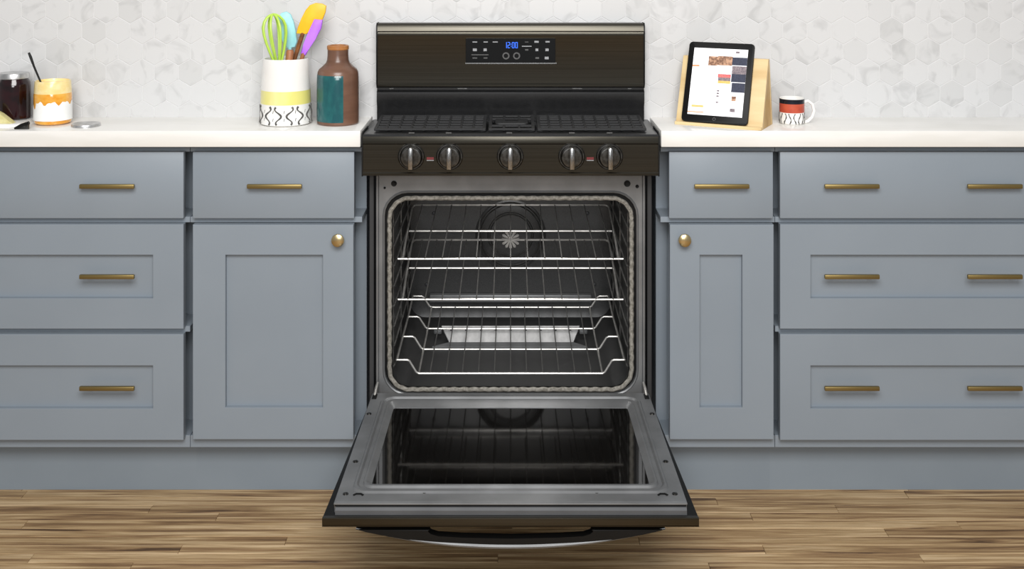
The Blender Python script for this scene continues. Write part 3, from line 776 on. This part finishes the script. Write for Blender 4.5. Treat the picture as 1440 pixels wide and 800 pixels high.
# ---- mug
mY = .085; sm = (D0 + mY) / F; mc = (X(1113.5, mY), mY, ZT); m0 = lambda py: Z(py, mY - .032) - ZT
mg = empty('mug', mc, 0, 'white mug with navy and orange-red bands, right of the tablet stand', 'mug')
R = 17.2 * sm; HM_ = m0(139.5)
MB().lathe([(0, .0006), (R - .003, .0006), (R, .004), (R, HM_ - .001), (R - .0012, HM_), (R - .0028, HM_ - .001), (R - .003, .006), (0, .005)], 44, mc).build('body', M['ceramic'], mg)
for a, b, m, nm in ((147, 140.5, 'navy', 'navy_band'), (159.5, 147, 'orangered', 'orange_band')):
    MB().lathe([(R + .0002, m0(a)), (R + .0002, m0(b))], 44, mc).build(nm, M[m], mg)
for k in range(16):
    a = 2 * PI * k / 16; r = R - .0002; mb = MB(); pts = []
    for i in range(6):
        t = i / 5; an = a + .10 * math.sin(t * 5 + k * 1.7); pts.append((mc[0] + r * math.cos(an), mc[1] + r * math.sin(an), mc[2] + m0(175) + (m0(160.5) - m0(175)) * t))
    mb.tube(pts, [.0012, .0022, .001, .002, .0012, .0018], 5).build('brush_mark', M['ink'], mg)
hx = mc[0] + R
MB().tube([(hx - .002, mY, mc[2] + m0(146)), (hx + .010, mY, mc[2] + m0(144)), (hx + .022, mY, mc[2] + m0(149)), (hx + .026, mY, mc[2] + m0(158)), (hx + .021, mY, mc[2] + m0(167)), (hx + .010, mY, mc[2] + m0(173)), (hx - .002, mY, mc[2] + m0(175))], .0042, 10).build('handle', M['ceramic'], mg)

# ---- tablet stand and tablet
psi = math.radians(-27)
o0 = Vector((X(950, .080), .080, ZT))
st = empty('tablet_stand', o0, psi, 'pale pine wedge stand holding a tablet, right of the range', 'stand')
SW, SH, SB = .228, .173, .110; ln_ = .089 * .72
MB().prism([(0, 0), (.012, 0), (ln_ + .012, SH), (ln_ + .001, SH)], 'x', 0, SW, .001).build('front_board', M['pine'], st, local=True)
MB().box(0, SW, -.009, 0, 0, .008, .001, 1).build('ledge', M['pine'], st, local=True)
MB().prism([(SB, 0), (SB - .011, 0), (ln_ + .006, SH - .004), (ln_ + .013, SH)], 'x', 0, SW, .0008).build('rear_board', M['pine'], st, local=True)
for x in (.0035, SW - .0085):
    MB().prism([(.012, .0005), (SB - .011, .0005), (ln_ + .006, SH - .008)], 'x', x, x + .008).build('end_board', M['pine_end'], st, local=True)
lean = math.atan2(ln_, SH)
tb = bpy.data.objects.new('tablet', None); COL.objects.link(tb); tb.empty_display_size = .05
tag(tb, 'black tablet showing a white recipe page, leaning on the pine stand', 'tablet')
Rz = Matrix.Rotation(psi, 4, 'Z')
tw, th = .174, .213
base_l = Vector((.018, -.0012, .0085))
tb.location = o0 + (Rz @ base_l)
tb.rotation_euler = (Matrix.Rotation(psi, 3, 'Z') @ Matrix.Rotation(-lean, 3, 'X')).to_euler()
# tablet local frame: x right, z up the screen, -y towards the viewer
MB().prism(rrect(0, tw, 0, th, .008, 5), 'y', -.008, 0, .0015).build('case', M['black'], tb, local=True)
bx, bz0, bz1 = .0150, .0185, .0165
pg = MB().box(bx, tw - bx, -.0086, -.0078, bz0, th - bz1).build('page', M['page'], tb, local=True)
W_, H_ = tw - 2 * bx, th - bz0 - bz1
def pic(u0, u1, v0, v1, m, nm='picture'):                # u from the left, v from the top, 0..1
    MB().box(bx + u0 * W_, bx + u1 * W_, -.0090, -.0085, bz0 + (1 - v1) * H_, bz0 + (1 - v0) * H_).build(nm, M[m], pg, local=True)
pic(.29, .46, .12, .26, 'p_tan'); pic(.46, .73, .11, .25, 'p_tan'); pic(.73, 1.0, .12, .24, 'p_navy'); pic(.74, 1.0, .25, .37, 'p_grey'); pic(.74, 1.0, .37, .49, 'p_navy'); pic(.76, 1.0, .50, .64, 'p_navy')
pic(.49, .73, .38, .43, 'p_pink'); pic(.50, .73, .43, .48, 'p_grey'); pic(.50, .73, .48, .52, 'p_yellow')
pic(.0, .13, .26, .285, 'p_orange', 'text_line'); pic(.78, .85, .03, .06, 'p_grey', 'text_line'); pic(.06, .28, .86, .89, 'p_yellow', 'text_line'); pic(.0, .3, .955, .97, 'p_orange', 'text_line')
for v in (.62, .66, .70, .79): pic(.50, .545, v, v + .022, 'p_grey', 'text_line')
pic(.78, .86, .70, .77, 'p_tan'); pic(.77, .86, .88, .93, 'p_grey')
for i in range(9): pic(.06, .42, .36 + i * .05, .364 + i * .05, 'icon', 'text_line') if i % 2 == 9 else None
MB().lathe([(.003, -.0003), (.0042, -.0003), (.0042, .0003), (.003, .0003)], 16, (tw / 2, -.0081, .0095), 'y').build('home_button', M['icon_dim'], tb, local=True)

# ---- honey jar with spoon
jY = .085; sj = (D0 + jY) / F; jc = (X(74.5, jY), jY, ZT); j0 = lambda py: Z(py, jY - .047) - ZT
hj = empty('honey_jar', jc, 0, 'open glass jar of pale spread with amber drips and a white label', 'jar')
jr = lambda k: k * sj
MB().lathe([(0, .0006), (jr(21), .0006), (jr(24), .004), (jr(25), .011), (jr(25.4), j0(150)), (jr(25.4), j0(136)), (jr(24.6), j0(132))], 44, jc).build('body', M['honey'], hj)
MB().lathe([(jr(24.9), j0(134.5)), (jr(24.6), j0(126)), (jr(24.0), j0(118)), (jr(23.4), j0(116)), (jr(22), j0(116)), (jr(21.6), j0(119)), (0, j0(119.5))], 44, jc).build('cream_top', M['cream'], hj)
rings = []
nn = 64; R0 = jr(25.7)
top = []; low = []
for i in range(nn):
    a = 2 * PI * i / nn; dgl = math.degrees(a) % 360
    ragged = 146 - 2.2 * math.sin(a * 9) - 1.5 * math.sin(a * 17 + 1)
    if 185 < dgl < 235: ragged += 6
    top.append((jc[0] + R0 * math.cos(a), jc[1] + R0 * math.sin(a), jc[2] + j0(ragged)))
    low.append((jc[0] + R0 * math.cos(a), jc[1] + R0 * math.sin(a), jc[2] + j0(171)))
MB().loft([low, top]).build('label', M['label'], hj)
for ph in (286, 300, 318):
    pass
sp = empty('spoon', P(66, 160, .07), 0, 'dark slim spoon standing in the open honey jar', 'spoon')
MB().tube([P(66, 140, .075), P(57, 115, .075), P(48, 94, .072), P(43, 80, .07), P(40.5, 74, .07)], [.0022, .0025, .0028, .0038, .003], 8).build('handle', M['black'], sp)

# ---- jam jar on a white board, cheese, dark spreader, silver lid
pY = .085
pb = MB().prism(rrect(X(-60, pY), X(41, pY), .015, .165, .02, 5), 'z', ZT, Z(169, .085), .003).build('serving_board', M['ceramic'])
tag(pb, 'white serving board under the jam jar at the left edge', 'board')
bz = Z(169, .085)
kY = .115; kc = (X(20, kY), kY, bz); k0 = lambda py: Z(py, kY - .04) - bz; sk = (D0 + kY) / F
jj = empty('jam_jar', kc, 0, 'dark jam jar with a silver lid on the white board', 'jar')
kr = lambda k: k * sk
MB().lathe([(0, .0006), (kr(20), .0006), (kr(22), .003), (kr(22), k0(124)), (kr(21.5), k0(118)), (kr(18.5), k0(113.5)), (kr(18.5), k0(109))], 40, kc).build('body', M['jam'], jj)
MB().lathe([(kr(19.5), k0(112.5)), (kr(20), k0(112)), (kr(20), k0(106)), (kr(19), k0(104.5)), (0, k0(104.5))], 40, kc).build('lid', M['lid'], jj)
q = [(X(-30, .035), bz), (X(19, .035), bz), (X(1, .035), Z(160, .035)), (X(-12, .035), Z(153, .035)), (X(-30, .035), Z(151, .035))]
ch = MB().prism(q, 'y', .028, .052, .0015).build('cheese_wedge', M['cheese']); tag(ch, 'pale yellow cheese wedge lying before the jam jar', 'cheese')
sY = -.005
sd = empty('spreader', P(30, 182, sY), 0, 'small dark spreader leaning on the white board edge', 'knife')
blade_pts = [(20, 182.2), (23, 178), (30, 174.6), (40, 172), (41, 175), (41, 182.8), (30, 183)]
MB().prism([(X(a, sY), Z(b, sY)) for a, b in blade_pts], 'y', sY - .003, sY + .003, .001).build('blade', M['dark_chrome'], sd)
MB().tube([P(20.5, 180.5, sY - .002), P(30, 176, sY - .002), P(41, 172.6, sY - .002)], [.0025, .004, .0045], 8).build('handle', M['black'], sd)
lc = (X(121, .045), .045, ZT)
ld = MB().lathe([(0, .0075), (.032, .0075), (.0355, .0065), (.0362, .004), (.0362, .0005), (0, .0004)], 44, lc).build('jar_lid', M['lid'])
tag(ld, 'silver jar lid lying flat beside the honey jar', 'lid')
